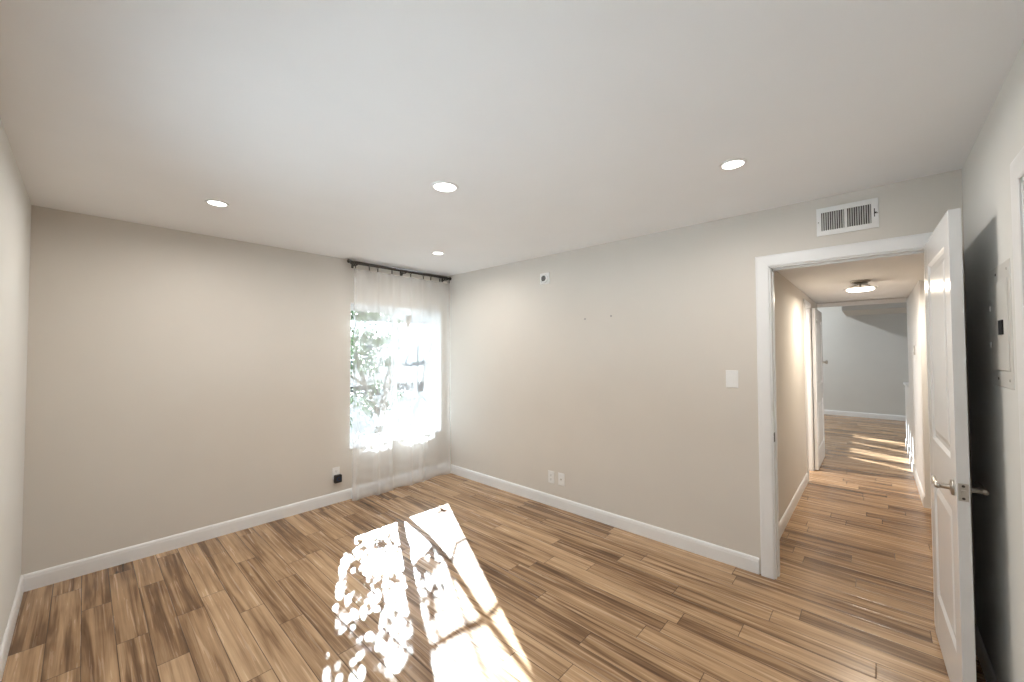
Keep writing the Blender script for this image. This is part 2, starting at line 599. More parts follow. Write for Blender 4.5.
def panel_door(W, HT, T, stile, zs):
    """two-panel leaf, local x 0..W, y -T/2..T/2, z 0..HT; zs = (z0,z1) of every panel"""
    b = NB()
    core = T / 2 - 0.010
    box(b, 0.01, W - 0.01, -core, core, 0.01, HT - 0.01)
    box(b, 0, stile, -T / 2, T / 2, 0, HT, 0.0015)
    box(b, W - stile, W, -T / 2, T / 2, 0, HT, 0.0015)
    zz = [0] + [q for s in zs for q in s] + [HT]
    for i in range(0, len(zz), 2):
        box(b, stile - 0.002, W - stile + 0.002, -T / 2 + 0.0003, T / 2 - 0.0003, zz[i], zz[i + 1])
    for z0, z1 in zs:
        for sgn in (-1, 1):
            # sloping sticking
            def lp(i, y):
                return [b.verts.new(p) for p in ((stile + i, sgn * y, z0 + i), (W - stile - i, sgn * y, z0 + i), (W - stile - i, sgn * y, z1 - i), (stile + i, sgn * y, z1 - i))]
            loops = [lp(0.0, T / 2), lp(0.014, core + 0.001), lp(0.034, core + 0.001), lp(0.060, core + 0.008)]
            for r0, r1 in zip(loops, loops[1:]):
                for k in range(4):
                    b.faces.new((r0[k], r0[(k + 1) % 4], r1[(k + 1) % 4], r1[k]))
            b.faces.new(loops[-1])
    return b


# ------------------------------------------------------------------ the open bedroom door
DT = 0.036
DW = 0.73
door1 = struct('door_1', panel_door(DW, 2.046, DT, 0.115, ((0.235, 0.83), (1.03, 1.92))), 'door',
               'white two-panel door standing open in front of the hallway', 'door')
door1.location = (-0.018, -4.1795, 0.012)
door1.rotation_euler = (0, 0, math.pi + math.radians(1.5))


def lever(sgn):
    b = NB()
    x0, z0 = DW - 0.062, 0.925
    y0 = sgn * DT / 2
    lathe(b, (x0, y0 - sgn * 0.0005, z0), (0, sgn, 0), [(0, 0.031), (0.004, 0.032), (0.009, 0.028), (0.011, 0.016), (0.014, 0.0105), (0.046, 0.0100), (0.048, 0.0)], 28)
    yb = y0 + sgn * 0.046
    pts = [(x0 + 0.012, yb, z0), (x0 - 0.004, yb, z0), (x0 - 0.03, yb, z0 + 0.001), (x0 - 0.07, yb + sgn * 0.002, z0 + 0.003), (x0 - 0.112, yb - sgn * 0.002, z0 + 0.006), (x0 - 0.122, yb - sgn * 0.004, z0 + 0.006)]
    tube(b, pts, [0.0095, 0.0105, 0.0095, 0.0085, 0.008, 0.006], 14)
    return b


for s in (1, -1):
    o = obj('door_handle', lever(s), 'nickel', door1, True)
    o['label'] = 'brushed nickel lever handle'
bm = NB()
box(bm, DW - 0.0005, DW + 0.0025, -0.0140, 0.0140, 0.925 - 0.034, 0.925 + 0.034, 0.0008)
box(bm, DW, DW + 0.010, -0.007, 0.007, 0.925 - 0.010, 0.925 + 0.010, 0.002)
lp_ = obj('latch_plate', bm, 'nickel', door1); lp_['label'] = 'nickel latch plate on the door edge'
for q in (-0.024, 0.024):
    bm = NB(); lathe(bm, (DW + 0.002, 0, 0.925 + q), (1, 0, 0), [(0, 0.0055), (0.0012, 0.0045), (0.0013, 0)], 10)
    obj('screw', bm, 'bronze', lp_)
for z in (0.2, 1.0, 1.82):
    bm = NB()
    lathe(bm, (-0.006, DT / 2 + 0.004, z - 0.045), (0, 0, 1), [(0, 0.0), (0.001, 0.006), (0.09, 0.006), (0.093, 0.0)], 12)
    obj('hinge', bm, 'nickel', door1, True)

bm = panel_door(CY1 - CY0 - 0.044, 2.005, 0.035, 0.11, ((0.235, 0.83), (1.03, 1.88)))
door3 = struct('door_3', bm, 'door', 'white closed door inside the casing at the right edge', 'door')
door3.location = (CY0 + 0.022, YF - 0.05, 0.012)
bm = NB()
lathe(bm, (0.06, 0.0175, 0.94), (0, 1, 0), [(0, 0.031), (0.006, 0.03), (0.01, 0.012), (0.03, 0.011), (0.036, 0.02), (0.05, 0.026), (0.06, 0.02), (0.063, 0)], 24)
obj('door_knob', bm, 'nickel', door3, True)

# hall side door: casing and leaf folded back on the hall wall
bm = NB()
casing(bm, lambda s, z, v: (s, HL - v, z), 2.584, 3.066, 2.026, [(u * 0.75, v) for u, v in CASE])
for a, b_ in ((2.58, 2.594), (3.056, 3.07)):
    box(bm, a, b_, HL - 0.001, HL + 0.101, 0, 2.03)
box(bm, 2.58, 3.07, HL - 0.001, HL + 0.101, 2.016, 2.03)
struct('trim_4', bm, 'trim', 'white casing around the opening in the left hallway wall', 'door casing')
door2 = struct('door_2', panel_door(0.87, 2.01, 0.034, 0.10, ((0.235, 0.83), (1.03, 1.88))), 'door',
               'white door folded flat against the left hallway wall', 'door')
door2.location = (3.078, HL - 0.042, 0.012)
for s in (-1,):
    bm = NB()
    lathe(bm, (0.80, s * 0.017, 1.315), (0, s, 0), [(0, 0.03), (0.006, 0.03), (0.01, 0.013), (0.026, 0.012), (0.032, 0.022), (0.046, 0.028), (0.058, 0.022), (0.062, 0)], 24)
    o = obj('door_knob', bm, 'nickel', door2, True); o['label'] = 'round nickel knob'

# ------------------------------------------------------------------ window
bm = NB()
fy0, fy1 = 0.092, 0.165
FW = 0.016
FB_ = 0.045
# painted liner of the recess and the fixed vinyl frame
box(bm, WX0, WX0 + 0.004, -0.001, fy0, WZ0, WZ1); box(bm, WX1 - 0.004, WX1, -0.001, fy0, WZ0, WZ1)
box(bm, WX0, WX1, -0.002, fy0, WZ1 - 0.012, WZ1); box(bm, WX0, WX1, -0.012, fy0, WZ0, WZ0 + 0.016, 0.003)
box(bm, WX0, WX0 + FW, fy0, fy1, WZ0, WZ1); box(bm, WX1 - FW, WX1, fy0, fy1, WZ0, WZ1)
box(bm, WX0 + FW, WX1 - FW, fy0, fy1, WZ0, WZ0 + FB_); box(bm, WX0 + FW, WX1 - FW, fy0, fy1, WZ1 - FB_, WZ1)
win = struct('window_1', bm, 'vinyl', 'white sliding window behind the sheer curtain', 'window')
WM = -0.662


def sash(x0, x1, y0, y1):
    b = NB()
    z0, z1 = WZ0 + FB_ - 0.004, WZ1 - FB_ + 0.004
    s = 0.028
    box(b, x0, x0 + s, y0, y1, z0, z1, 0.002); box(b, x1 - s, x1, y0, y1, z0, z1, 0.002)
    box(b, x0 + s, x1 - s, y0, y1, z0, z0 + 0.045); box(b, x0 + s, x1 - s, y0, y1, z1 - s, z1)
    o = obj('sash', b, 'vinyl', win)
    g = NB(); ym = (y0 + y1) / 2
    box(g, x0 + s - 0.004, x1 - s + 0.004, ym - 0.002, ym + 0.002, z0 + s - 0.004, z1 - s + 0.004)
    obj('window_pane', g, 'glass', o)
    return o


sash(WX0 + FW - 0.008, WM + 0.024, 0.098, 0.122)
sash(WM - 0.024, WX1 - FW + 0.012, 0.130, 0.154)

# unseen side window added to light the ceiling and walls
bm = NB()
xa, xb = XL - 0.10, XL - 0.04
box(bm, xa, xb, SY0, SY0 + 0.045, SZ0, SZ1); box(bm, xa, xb, SY1 - 0.045, SY1, SZ0, SZ1)
box(bm, xa, xb, SY0 + 0.045, SY1 - 0.045, SZ0, SZ0 + 0.045); box(bm, xa, xb, SY0 + 0.045, SY1 - 0.045, SZ1 - 0.045, SZ1)
box(bm, xa, xb, (SY0 + SY1) / 2 - 0.025, (SY0 + SY1) / 2 + 0.025, SZ0 + 0.045, SZ1 - 0.045)
w4 = struct('added_window_4', bm, 'vinyl', 'added white window in the left wall beside the camera, out of view', 'window')
for a, b_ in ((SY0 + 0.04, (SY0 + SY1) / 2 - 0.02), ((SY0 + SY1) / 2 + 0.02, SY1 - 0.04)):
    bm = NB(); box(bm, XL - 0.072, XL - 0.068, a, b_, SZ0 + 0.04, SZ1 - 0.04)
    obj('window_pane', bm, 'glass', w4)

# far room windows (panes and frames)
bm = NB()
for a, b_ in SLOTS:
    box(bm, a, a + 0.02, 0.05, 0.1, 2.27, 3.15); box(bm, b_ - 0.02, b_, 0.05, 0.1, 2.27, 3.15)
    box(bm, a, b_, 0.05, 0.1, 2.27, 2.29); box(bm, a, b_, 0.05, 0.1, 3.13, 3.15)
w2 = struct('window_2', bm, 'vinyl', 'tall narrow high windows that stripe the far floor with sun', 'window')
for a, b_ in SLOTS:
    bm = NB(); box(bm, a + 0.016, b_ - 0.016, 0.073, 0.077, 2.286, 3.134)
    obj('window_pane', bm, 'tinted', w2)
bm = NB()  # wide window added out of sight to bring skylight into the far room
box(bm, LWX0, LWX0 + 0.05, YL - 0.1, YL - 0.04, LWZ0, LWZ1); box(bm, LWX1 - 0.05, LWX1, YL - 0.1, YL - 0.04, LWZ0, LWZ1)
box(bm, LWX0, LWX1, YL - 0.1, YL - 0.04, LWZ0, LWZ0 + 0.05); box(bm, LWX0, LWX1, YL - 0.1, YL - 0.04, LWZ1 - 0.05, LWZ1)
box(bm, 6.475, 6.525, YL - 0.1, YL - 0.04, LWZ0, LWZ1)
w3 = struct('added_window_3', bm, 'vinyl', 'added wide window lighting the far room, unseen round the corner', 'window')
for a, b_ in ((LWX0 + 0.046, 6.479), (6.521, LWX1 - 0.046)):
    bm = NB(); box(bm, a, b_, YL - 0.072, YL - 0.068, LWZ0 + 0.046, LWZ1 - 0.046)
    obj('window_pane', bm, 'glass', w3)

# ------------------------------------------------------------------ curtain rod and curtain
RZ, RY = 2.392, -0.105
rod = thing('curtain_rod', 'dark metal double curtain rod above the window', 'curtain rod', (-0.65, -0.0, RZ))


def rel(o):
    return Matrix.Translation(-o.location)


def part(name, bm, mat, parent, smooth=False):
    """child whose geometry was built in room coordinates"""
    bmesh.ops.transform(bm, matrix=Matrix.Translation(-parent.location), verts=bm.verts)
    return obj(name, bm, mat, parent, smooth)


bm = NB(); tube(bm, [(-1.262, RY, RZ), (-0.045, RY, RZ)], 0.0125, 16)
part('front_rod', bm, 'bronze', rod, True)
bm = NB(); tube(bm, [(-1.262, RY + 0.062, RZ + 0.024), (-0.03, RY + 0.062, RZ + 0.024)], 0.0095, 16)
part('back_rod', bm, 'bronze', rod, True)
for x, d, y, z in ((-1.262, -1, RY, RZ), (-0.045, 1, RY, RZ), (-1.262, -1, RY + 0.062, RZ + 0.024)):
    bm = NB(); k = 1.0 if d < 0 else 0.75
    lathe(bm, (x - d * 0.004, y, z), (d, 0, 0), [(0, 0.0), (0.0, 0.016), (0.006 * k, 0.017), (0.009 * k, 0.013), (0.014 * k, 0.019), (0.024 * k, 0.021), (0.034 * k, 0.017), (0.038 * k, 0.0)], 20)
    part('finial', bm, 'bronze', rod, True)
for x in (-1.225, -0.66, -0.075):
    bm = NB()
    box(bm, x - 0.011, x + 0.011, -0.005, 0.0, RZ - 0.035, RZ + 0.03, 0.002)
    tube(bm, [(x, -0.003, RZ - 0.018), (x, RY + 0.062, RZ - 0.012), (x, RY, RZ - 0.018), (x, RY - 0.018, RZ - 0.008), (x, RY - 0.019, RZ + 0.006)], 0.006, 10)
    tube(bm, [(x, RY + 0.062, RZ - 0.012), (x, RY + 0.062, RZ + 0.0155)], 0.005, 8)
    part('bracket', bm, 'bronze', rod, True)

CX0, CX1 = -1.252, -0.035
curt = thing('curtain', 'sheer white curtain hanging to the floor over the window', 'curtain', ((CX0 + CX1) / 2, RY, 0.0))
NP = 10
clips = [CX0 + 0.012 + (CX1 - CX0 - 0.024) * (k / (NP - 1) + (0.018 * math.sin(k * 2.3))) for k in range(NP)]
clips[0], clips[-1] = CX0 + 0.012, CX1 - 0.012


def curtain_y(x, z):
    t = (x - CX0) / (CX1 - CX0)
    low = 1 - z / 2.33
    pl = 0.5 + 0.5 * math.cos(2 * math.pi * t * (NP - 1))       # 1 at a clip
    y = RY + 0.004
    y += 0.010 * (pl - 0.5) * (1 - 0.8 * low)
    y += (0.25 + 0.75 * low) * (0.017 * math.sin(2 * math.pi * (t * 2.6 + 0.12)) + 0.011 * math.sin(2 * math.pi * (t * 4.4 + 0.4 + 0.06 * low)))
    # a few narrow pinched pleats running down from the clips
    for c, a, w in ((0.20, 0.026, 0.022), (0.345, 0.030, 0.024), (0.53, 0.026, 0.022), (0.655, 0.030, 0.024), (0.02, 0.022, 0.02)):
        q = (t - c - 0.010 * low) / w
        y -= a * math.exp(-q * q) * (0.5 + 0.5 * low)
    return y


bm = NB()
nx, nz = 300, 60
grid = []
for j in range(nz + 1):
    row = []
    for i in range(nx + 1):
        x = CX0 + (CX1 - CX0) * i / nx
        t = i / nx
        top = 2.338 - 0.012 * (0.5 - 0.5 * math.cos(2 * math.pi * t * (NP - 1)))
        bot = 0.006
        z = bot + (top - bot) * j / nz
        row.append(bm.verts.new((x, curtain_y(x, z), z)))
    grid.append(row)
for j in range(nz):
    for i in range(nx):
        bm.faces.new((grid[j][i], grid[j][i + 1], grid[j + 1][i + 1], grid[j + 1][i]))
part('fabric', bm, 'sheer', curt, True)
for x in clips:
    bm = NB()
    pts = [(x + 0.0015 * math.sin(a), RY + 0.0185 * math.sin(a), RZ - 0.005 + 0.0185 * math.cos(a)) for a in [2 * math.pi * q / 20 for q in range(21)]]
    tube(bm, pts, 0.0024, 8, False)
    box(bm, x - 0.003, x + 0.003, RY - 0.006, RY + 0.008, 2.337, 2.3695, 0.001)
    part('curtain_ring', bm, 'bronze', rod, True)

# ------------------------------------------------------------------ recessed ceiling lights
def recessed(r):
    lamp = thing('recessed_light', '', 'ceiling light')
    b = NB()
    lathe(b, (0, 0, 0), (0, 0, -1), [(0, r), (0.003, r), (0.006, r * 0.96), (0.006, r * 0.80), (0.002, r * 0.77), (0.0, r * 0.77)], 40)
    obj('trim_ring', b, 'plastic', lamp, True)
    b = NB()
    lathe(b, (0, 0, -0.0005), (0, 0, -1), [(0, r * 0.78), (0.002, r * 0.76), (0.0035, 0.0)], 40)
    obj('lens', b, 'lens', lamp, True)
    return lamp


def lamp_light(parent, r, power, col=(1.0, 0.94, 0.86), z=-0.012, spread=172):
    d = bpy.data.lights.new('lamp_glow', 'AREA')
    d.shape = 'DISK'
    d.size = r * 1.5
    d.energy = power
    d.spread = math.radians(spread)
    d.color = col
    o = bpy.data.objects.new('lamp_glow', d)
    COL.objects.link(o)
    o.parent = parent
    o.location = (0, 0, z)
    return o


proto = recessed(0.062)
lamp_light(proto, 0.062, LAMP_W)
spots = [((-2.53, -0.905), 'round recessed light nearest the left wall, above the beige wall'),
         ((-0.80, -0.886), 'round recessed light in front of the curtain rod'),
         ((-0.877, -3.444), 'round recessed light nearest the doorway and the vent')]
for i, ((x, y), lab) in enumerate(spots):
    o = proto if i == 0 else copy_tree(proto)
    o.location = (x, y, H)
    tag(o, lab, 'ceiling light', 'recessed lights in the bedroom ceiling')
big = recessed(0.079)
lamp_light(big, 0.079, LAMP_W)
big.location = (-1.70, -2.157, H)
tag(big, 'larger round recessed light in the middle of the bedroom ceiling', 'ceiling light', 'recessed lights in the bedroom ceiling')

# ------------------------------------------------------------------ hall ceiling light
HX, HY = 2.02, -3.865
hl = thing('hall_ceiling_light', 'semi-flush hallway lamp with a glowing round glass plate', 'ceiling light', (HX, HY, HC))
bm = NB()
lathe(bm, (0, 0, 0), (0, 0, -1), [(0, 0.075), (0.008, 0.075), (0.014, 0.068), (0.02, 0.03), (0.02, 0.0)], 36)
lathe(bm, (0, 0, 0), (0, 0, -1), [(0.022, 0.06), (0.025, 0.06), (0.025, 0.0)], 36)
obj('canopy', bm, 'nickel', hl, True)
bm = NB()
tube(bm, [(0, 0, -0.02), (0, 0, -0.075)], 0.008, 12)
for a in range(3):
    c, s = math.cos(a * 2.094), math.sin(a * 2.094)
    tube(bm, [(0.01 * c, 0.01 * s, -0.03), (0.06 * c, 0.06 * s, -0.042), (0.10 * c, 0.10 * s, -0.070)], 0.004, 8)
obj('stem', bm, 'nickel', hl, True)
bm = NB()
lathe(bm, (0, 0, -0.068), (0, 0, -1), [(0, 0.0), (0, 0.125), (0.003, 0.128), (0.005, 0.125), (0.005, 0.0)], 44)
obj('pan', bm, 'nickel', hl, True)
bm = NB()
lathe(bm, (0, 0, -0.0735), (0, 0, -1), [(0, 0.104), (0.012, 0.104), (0.02, 0.09), (0.024, 0.0)], 44)
obj('glass_plate', bm, 'hall_lens', hl, True)
lamp_light(hl, 0.12, 14.0, (1.0, 0.88, 0.72), -0.105, 180)

# lamp added out of sight in the little side room to brighten its doorway
side = recessed(0.062)
side.location = (2.7, -2.5, HC)
tag(side, 'added recessed light inside the small room off the hallway, out of sight', 'ceiling light')
lamp_light(side, 0.062, 32.0, (1.0, 0.97, 0.93))

lv = recessed(0.075)  # unseen lamp added to brighten the far room's end wall
lv.location = (7.3, -1.7, LC)
tag(lv, 'added recessed light high in the far room ceiling left of the hallway, out of sight', 'ceiling light')
lamp_light(lv, 0.075, 58.0, (0.93, 0.98, 1.0), -0.012, 180)

# ------------------------------------------------------------------ air vent
vent = thing('air_vent', 'white rectangular air vent above the doorway', 'vent', (0, -3.845, 2.288))
VW, VH = 0.142, 0.086
bm = NB()


def vb(b, y0, y1, z0, z1, x0, x1, bev=0.0):
    box(b, -x1, -x0, y0, y1, z0, z1, bev)


vb(bm, -VW, VW, VH - 0.030, VH, 0, 0.010, 0.002); vb(bm, -VW, VW, -VH, -VH + 0.030, 0, 0.010, 0.002)
vb(bm, -VW, -VW + 0.032, -VH + 0.028, VH - 0.028, 0, 0.010, 0.002); vb(bm, VW - 0.024, VW, -VH + 0.028, VH - 0.028, 0, 0.010, 0.002)
vb(bm, -0.004, 0.010, -VH + 0.028, VH - 0.028, 0, 0.009)
obj('vent_frame', bm, 'plastic', vent)
bm = NB(); vb(bm, -VW + 0.03, VW - 0.022, -VH + 0.028, VH - 0.028, 0.0004, 0.0016)
o = obj('duct_opening', bm, 'ventdark', vent); o['label'] = 'dark duct behind the slats'
bm = NB()
for y0, y1 in ((-VW + 0.033, -0.005), (0.011, VW - 0.025)):
    n = 10
    for k in range(n):
        yc = y0 + (y1 - y0) * (k + 0.5) / n
        v = [bm.verts.new(p) for p in ((-0.0022, yc - 0.0035, -VH + 0.029), (-0.0085, yc + 0.0005, -VH + 0.029), (-0.0085, yc + 0.0020, -VH + 0.029), (-0.0022, yc - 0.0018, -VH + 0.029))]
        w = [bm.verts.new((p.co.x, p.co.y, VH - 0.029)) for p in v]
        for i in range(4):
            j = (i + 1) % 4
            bm.faces.new((v[i], v[j], w[j], w[i]))
        bm.faces.new(v[::-1]); bm.faces.new(w)
obj('louver', bm, 'plastic', vent)
bm = NB()
vb(bm, -VW + 0.016, -VW + 0.020, -0.022, 0.026, 0.009, 0.0105)
vb(bm, -VW + 0.009, -VW + 0.017, -0.004, 0.004, 0.0095, 0.016, 0.001)
o = obj('damper_lever', bm, 'ventdark', vent); o['label'] = 'small dark damper lever'
for y in (-VW + 0.006, VW - 0.010):
    bm = NB(); lathe(bm, (-0.0095, y, -0.002), (-1, 0, 0), [(0, 0.004), (0.0015, 0.003), (0.002, 0)], 10)
    obj('screw', bm, 'mud', vent)

# ------------------------------------------------------------------ wall plates
def plate(bm, fn, w, h, t=0.006):
    """bevelled rectangular cover plate; fn(s, z, v)"""
    loops = []
    for ins, v in ((0, 0), (0, t * 0.4), (0.003, t)):
        loops.append([bm.verts.new(fn(s, z, v)) for s, z in ((-w / 2 + ins, -h / 2 + ins), (w / 2 - ins, -h / 2 + ins), (w / 2 - ins, h / 2 - ins), (-w / 2 + ins, h / 2 - ins))])
    for a, b in zip(loops, loops[1:]):
        for k in range(4):
            bm.faces.new((a[k], a[(k + 1) % 4], b[(k + 1) % 4], b[k]))
    bm.faces.new(loops[0][::-1]); bm.faces.new(loops[-1])


FR = lambda s, z, v: (-v, s, z)          # on the right wall
FB = lambda s, z, v: (s, -v, z)          # on the back wall


def slab(bm, fn, s0, s1, z0, z1, v0, v1):
    p = [fn(s, z, v) for v in (v0, v1) for s, z in ((s0, z0), (s1, z0), (s1, z1), (s0, z1))]
    vs = [bm.verts.new(q) for q in p]
    for q in ((0, 3, 2, 1), (4, 5, 6, 7), (0, 1, 5, 4), (1, 2, 6, 5), (2, 3, 7, 6), (3, 0, 4, 7)):
        bm.faces.new([vs[i] for i in q])


def outlet(fn, duplex=True):
    t = thing('wall_outlet', '', 'outlet')
    b = NB(); plate(b, fn, 0.072, 0.116)
    obj('cover_plate', b, 'plastic', t)
    if duplex:
        for zc in (0.0195, -0.0195):
            b = NB(); slab(b, fn, -0.0165, 0.0165, zc - 0.014, zc + 0.014, 0.005, 0.0075)
            sk = obj('socket', b, 'plastic', t)
            b = NB()
            slab(b, fn, -0.0075, -0.0053, zc - 0.003, zc + 0.007, 0.0072, 0.0079)
            slab(b, fn, 0.0053, 0.0075, zc - 0.003, zc + 0.006, 0.0072, 0.0079)
            slab(b, fn, -0.0022, 0.0022, zc - 0.0105, zc - 0.006, 0.0072, 0.0079)
            obj('socket_slots', b, 'slot', sk)
    return t


o1 = outlet(FR); o1.location = (0, -1.625, 0.275)
tag(o1, 'white outlet on the right wall, the one nearer the window', 'outlet')
# second plate: a coax/data plate
o2 = thing('wall_jack', 'white wall jack plate on the right wall, nearer the doorway', 'wall plate', (0, -1.745, 0.278))
bm = NB(); plate(bm, FR, 0.072, 0.116); obj('cover_plate', bm, 'plastic', o2)
bm = NB(); lathe(bm, (-0.005, 0, 0), (-1, 0, 0), [(0, 0.008), (0.004, 0.008), (0.0045, 0.005), (0.010, 0.005), (0.010, 0)], 16)
o = obj('connector', bm, 'nickel', o2)
for z in (-0.042, 0.042):
    bm = NB(); lathe(bm, (-0.0055, 0, z), (-1, 0, 0), [(0, 0.0035), (0.0012, 0.0025), (0.0015, 0)], 10); obj('screw', bm, 'plastic', o2)

o3 = outlet(FB); o3.location = (-1.375, 0, 0.292)
tag(o3, 'white outlet on the back wall behind the black plug-in device', 'outlet')
# black plug-in device on the lower socket
pd = thing('plug_in_device', 'small black plug-in device with a round ring, left of the curtain', 'plug-in device', (-1.368, -0.009, 0.243))
bm = NB(); box(bm, -0.034, 0.034, -0.040, 0.0, -0.040, 0.036, 0.008)
obj('housing', bm, 'black', pd, False)
bm = NB(); lathe(bm, (0.002, -0.039, -0.001), (0, -1, 0), [(0, 0.021), (0.003, 0.020), (0.003, 0.015), (0.0, 0.015)], 28)
o = obj('ring', bm, 'ring', pd, True); o['label'] = 'dark blue ring'
bm = NB(); lathe(bm, (0.002, -0.039, -0.001), (0, -1, 0), [(0, 0.0145), (0.0012, 0.012), (0.0016, 0)], 24)
obj('button', bm, 'black', pd, True)

# light switch by the doorway
sw = thing('light_switch', 'white rocker light switch on the wall left of the doorway', 'light switch', (0, -3.213, 1.295))
bm = NB(); plate(bm, FR, 0.078, 0.122); obj('cover_plate', bm, 'plastic', sw)
bm = NB()
v = [bm.verts.new(FR(s, z, v_)) for s, z, v_ in ((-0.017, -0.033, 0.005), (0.017, -0.033, 0.005), (0.017, 0.033, 0.005), (-0.017, 0.033, 0.005),
                                                   (-0.016, -0.032, 0.0095), (0.016, -0.032, 0.0095), (0.016, 0.032, 0.0065), (-0.016, 0.032, 0.0065))]
for q in ((0, 3, 2, 1), (4, 5, 6, 7), (0, 1, 5, 4), (1, 2, 6, 5), (2, 3, 7, 6), (3, 0, 4, 7)):
    bm.faces.new([v[i] for i in q])
obj('rocker', bm, 'plastic', sw)

# switch in the hall
hs = thing('light_switch', 'small grey switch plate on the right hallway wall', 'light switch', (3.10, HR, 1.49))
FH = lambda s, z, v: (s, v, z)
bm = NB(); plate(bm, FH, 0.10, 0.105, 0.007); obj('cover_plate', bm, 'mud', hs)
bm = NB(); slab(bm, FH, -0.012, 0.012, -0.02, 0.02, 0.006, 0.011); obj('rocker', bm, 'plastic', hs)

# sensor high on the right wall
sn = thing('wall_sensor', 'square white wall mount with a round black centre, high on the right wall', 'wall sensor', (0, -1.562, 2.212))
bm = NB(); plate(bm, FR, 0.112, 0.112, 0.012); obj('base_plate', bm, 'plastic', sn)
bm = NB(); lathe(bm, (-0.011, 0, 0), (-1, 0, 0), [(0, 0.046), (0.012, 0.044), (0.018, 0.038), (0.018, 0.030), (0.010, 0.028), (0.010, 0.0)], 32)
obj('ring', bm, 'plastic', sn, True)
bm = NB(); slab(bm, FR, -0.026, 0.026, -0.026, 0.028, 0.012, 0.026)
slab(bm, FR, -0.008, 0.03, -0.034, -0.022, 0.020, 0.028)
o = obj('black_core', bm, 'black', sn); o['label'] = 'square black centre'
# two small anchors left in the wall
for y, z, lab in ((-2.018, 1.786, 'tiny wall anchor, the one nearer the white sensor'), (-2.28, 1.797, 'tiny wall anchor, the one nearer the light switch')):
    bm = NB()
    lathe(bm, (0.001, 0, 0), (-1, 0, 0), [(0, 0.0), (0, 0.009), (0.003, 0.008), (0.004, 0.004), (0.002, 0.003), (0.002, 0)], 14)
    a = obj('wall_anchor', bm, 'mud', None, False, (0, y, z))
    tag(a, lab, 'wall anchor', 'bare wall anchors on the right wall')

# ------------------------------------------------------------------ breaker panel on the front wall
PX, PZ = -0.750, 1.585
pn = thing('breaker_panel', 'wall-coloured breaker panel with a black latch behind the open door', 'electrical panel', (PX, YF, PZ))
FF = lambda s, z, v: (s, v, z)
bm = NB(); plate(bm, FF, 0.32, 0.46, 0.003); obj('cover', bm, 'panel', pn)
bm = NB(); plate(bm, lambda s, z, v: (s, 0.003 + v, z), 0.26, 0.335, 0.004); dr = obj('panel_door', bm, 'panel', pn)
bm = NB(); slab(bm, FF, -0.075, -0.015, -0.034, 0.020, 0.006, 0.011); o = obj('latch', bm, 'black', dr); o['label'] = 'black square latch'
for z in (-0.07, 0.075):
    bm = NB(); lathe(bm, (0.136, 0.0055, z - 0.010), (0, 0, 1), [(0, 0), (0, 0.004), (0.02, 0.004), (0.02, 0)], 10)
    obj('hinge', bm, 'plastic', dr)
for s in (-0.12, 0.05):
    for z in (-0.200, 0.200):
        bm = NB(); lathe(bm, (s, 0.0025, z), (0, 1, 0), [(0, 0.006), (0.002, 0.0045), (0.0025, 0)], 12)
        obj('screw', bm, 'bronze' if s > 0 else 'mud', pn)

# ------------------------------------------------------------------ outside: tree and neighbouring house
rnd = random.Random(7)
TY = 1.3


def sh(qx, qy, dy=0.0):
    """point of the tree, depth TY + dy, whose shadow falls on the floor at qx, qy"""
    t = TY + dy - qy
    return (qx + 0.525 * t, TY + dy, 0.62 * t)


tree = thing('tree', 'leafy tree standing outside the bedroom window', 'tree', (-0.22, TY, -0.15))
bm = NB()
main = [(-0.22, TY, -0.15), (-0.20, TY, 0.3), (-0.13, TY, 0.75), (-0.05, TY, 1.12)] + [sh(*q) for q in ((-1.11, -0.853), (-1.185, -1.276), (-1.282, -1.628), (-1.412, -1.962), (-1.513, -2.238), (-1.579, -2.454), (-1.68, -2.793), (-1.85, -3.4))]
tube(bm, main, [0.075, 0.065, 0.055, 0.045, 0.034, 0.030, 0.027, 0.027, 0.025, 0.023, 0.02, 0.012], 10)
part('trunk', bm, 'bark', tree, True)


def branch(pts, r0, r1):
    b = NB()
    n = len(pts)
    tube(b, pts, [r0 + (r1 - r0) * i / (n - 1) for i in range(n)], 8)
    part('branch', b, 'bark', tree, True)


branch([sh(-1.43, -1.98), sh(-1.30, -1.72), sh(-1.10, -1.53, 0.05), sh(-0.98, -1.52, 0.08), sh(-0.7, -1.50, 0.1)], 0.016, 0.006)
branch([sh(-1.55, -2.33), sh(-1.40, -2.29), sh(-1.2, -2.27, 0.03), sh(-0.9, -2.2, 0.05)], 0.018, 0.010)
branch([sh(-1.55, -2.33), sh(-1.70, -2.29, -0.02), sh(-1.86, -2.275, -0.05), sh(-2.05, -2.30, -0.08), sh(-2.4, -2.2, -0.1)], 0.022, 0.010)
branch([sh(-1.28, -1.62), sh(-1.475, -1.973), sh(-1.657, -2.307), sh(-1.81, -2.605), sh(-2.0, -3.1)], 0.013, 0.006)
branch([sh(-1.23, -1.42), sh(-1.424, -1.533), sh(-1.62, -1.88), sh(-1.786, -2.221), sh(-1.9, -2.6)], 0.016, 0.006)
# second stem and limbs carrying the foliage on the left
branch([(-0.17, TY, 0.5), (-0.35, TY + 0.1, 1.0), (-0.55, TY + 0.15, 1.6), (-0.7, TY + 0.1, 2.2), (-0.8, TY, 2.9)], 0.032, 0.010)
branch([(-0.35, TY + 0.1, 1.0), (-0.6, TY + 0.2, 1.2), (-0.85, TY + 0.1, 1.5), (-1.05, TY, 2.0)], 0.02, 0.007)
branch([(-0.55, TY + 0.15, 1.6), (-0.42, TY + 0.2, 2.1), (-0.40, TY + 0.15, 2.6), (-0.5, TY + 0.1, 3.0)], 0.016, 0.006)


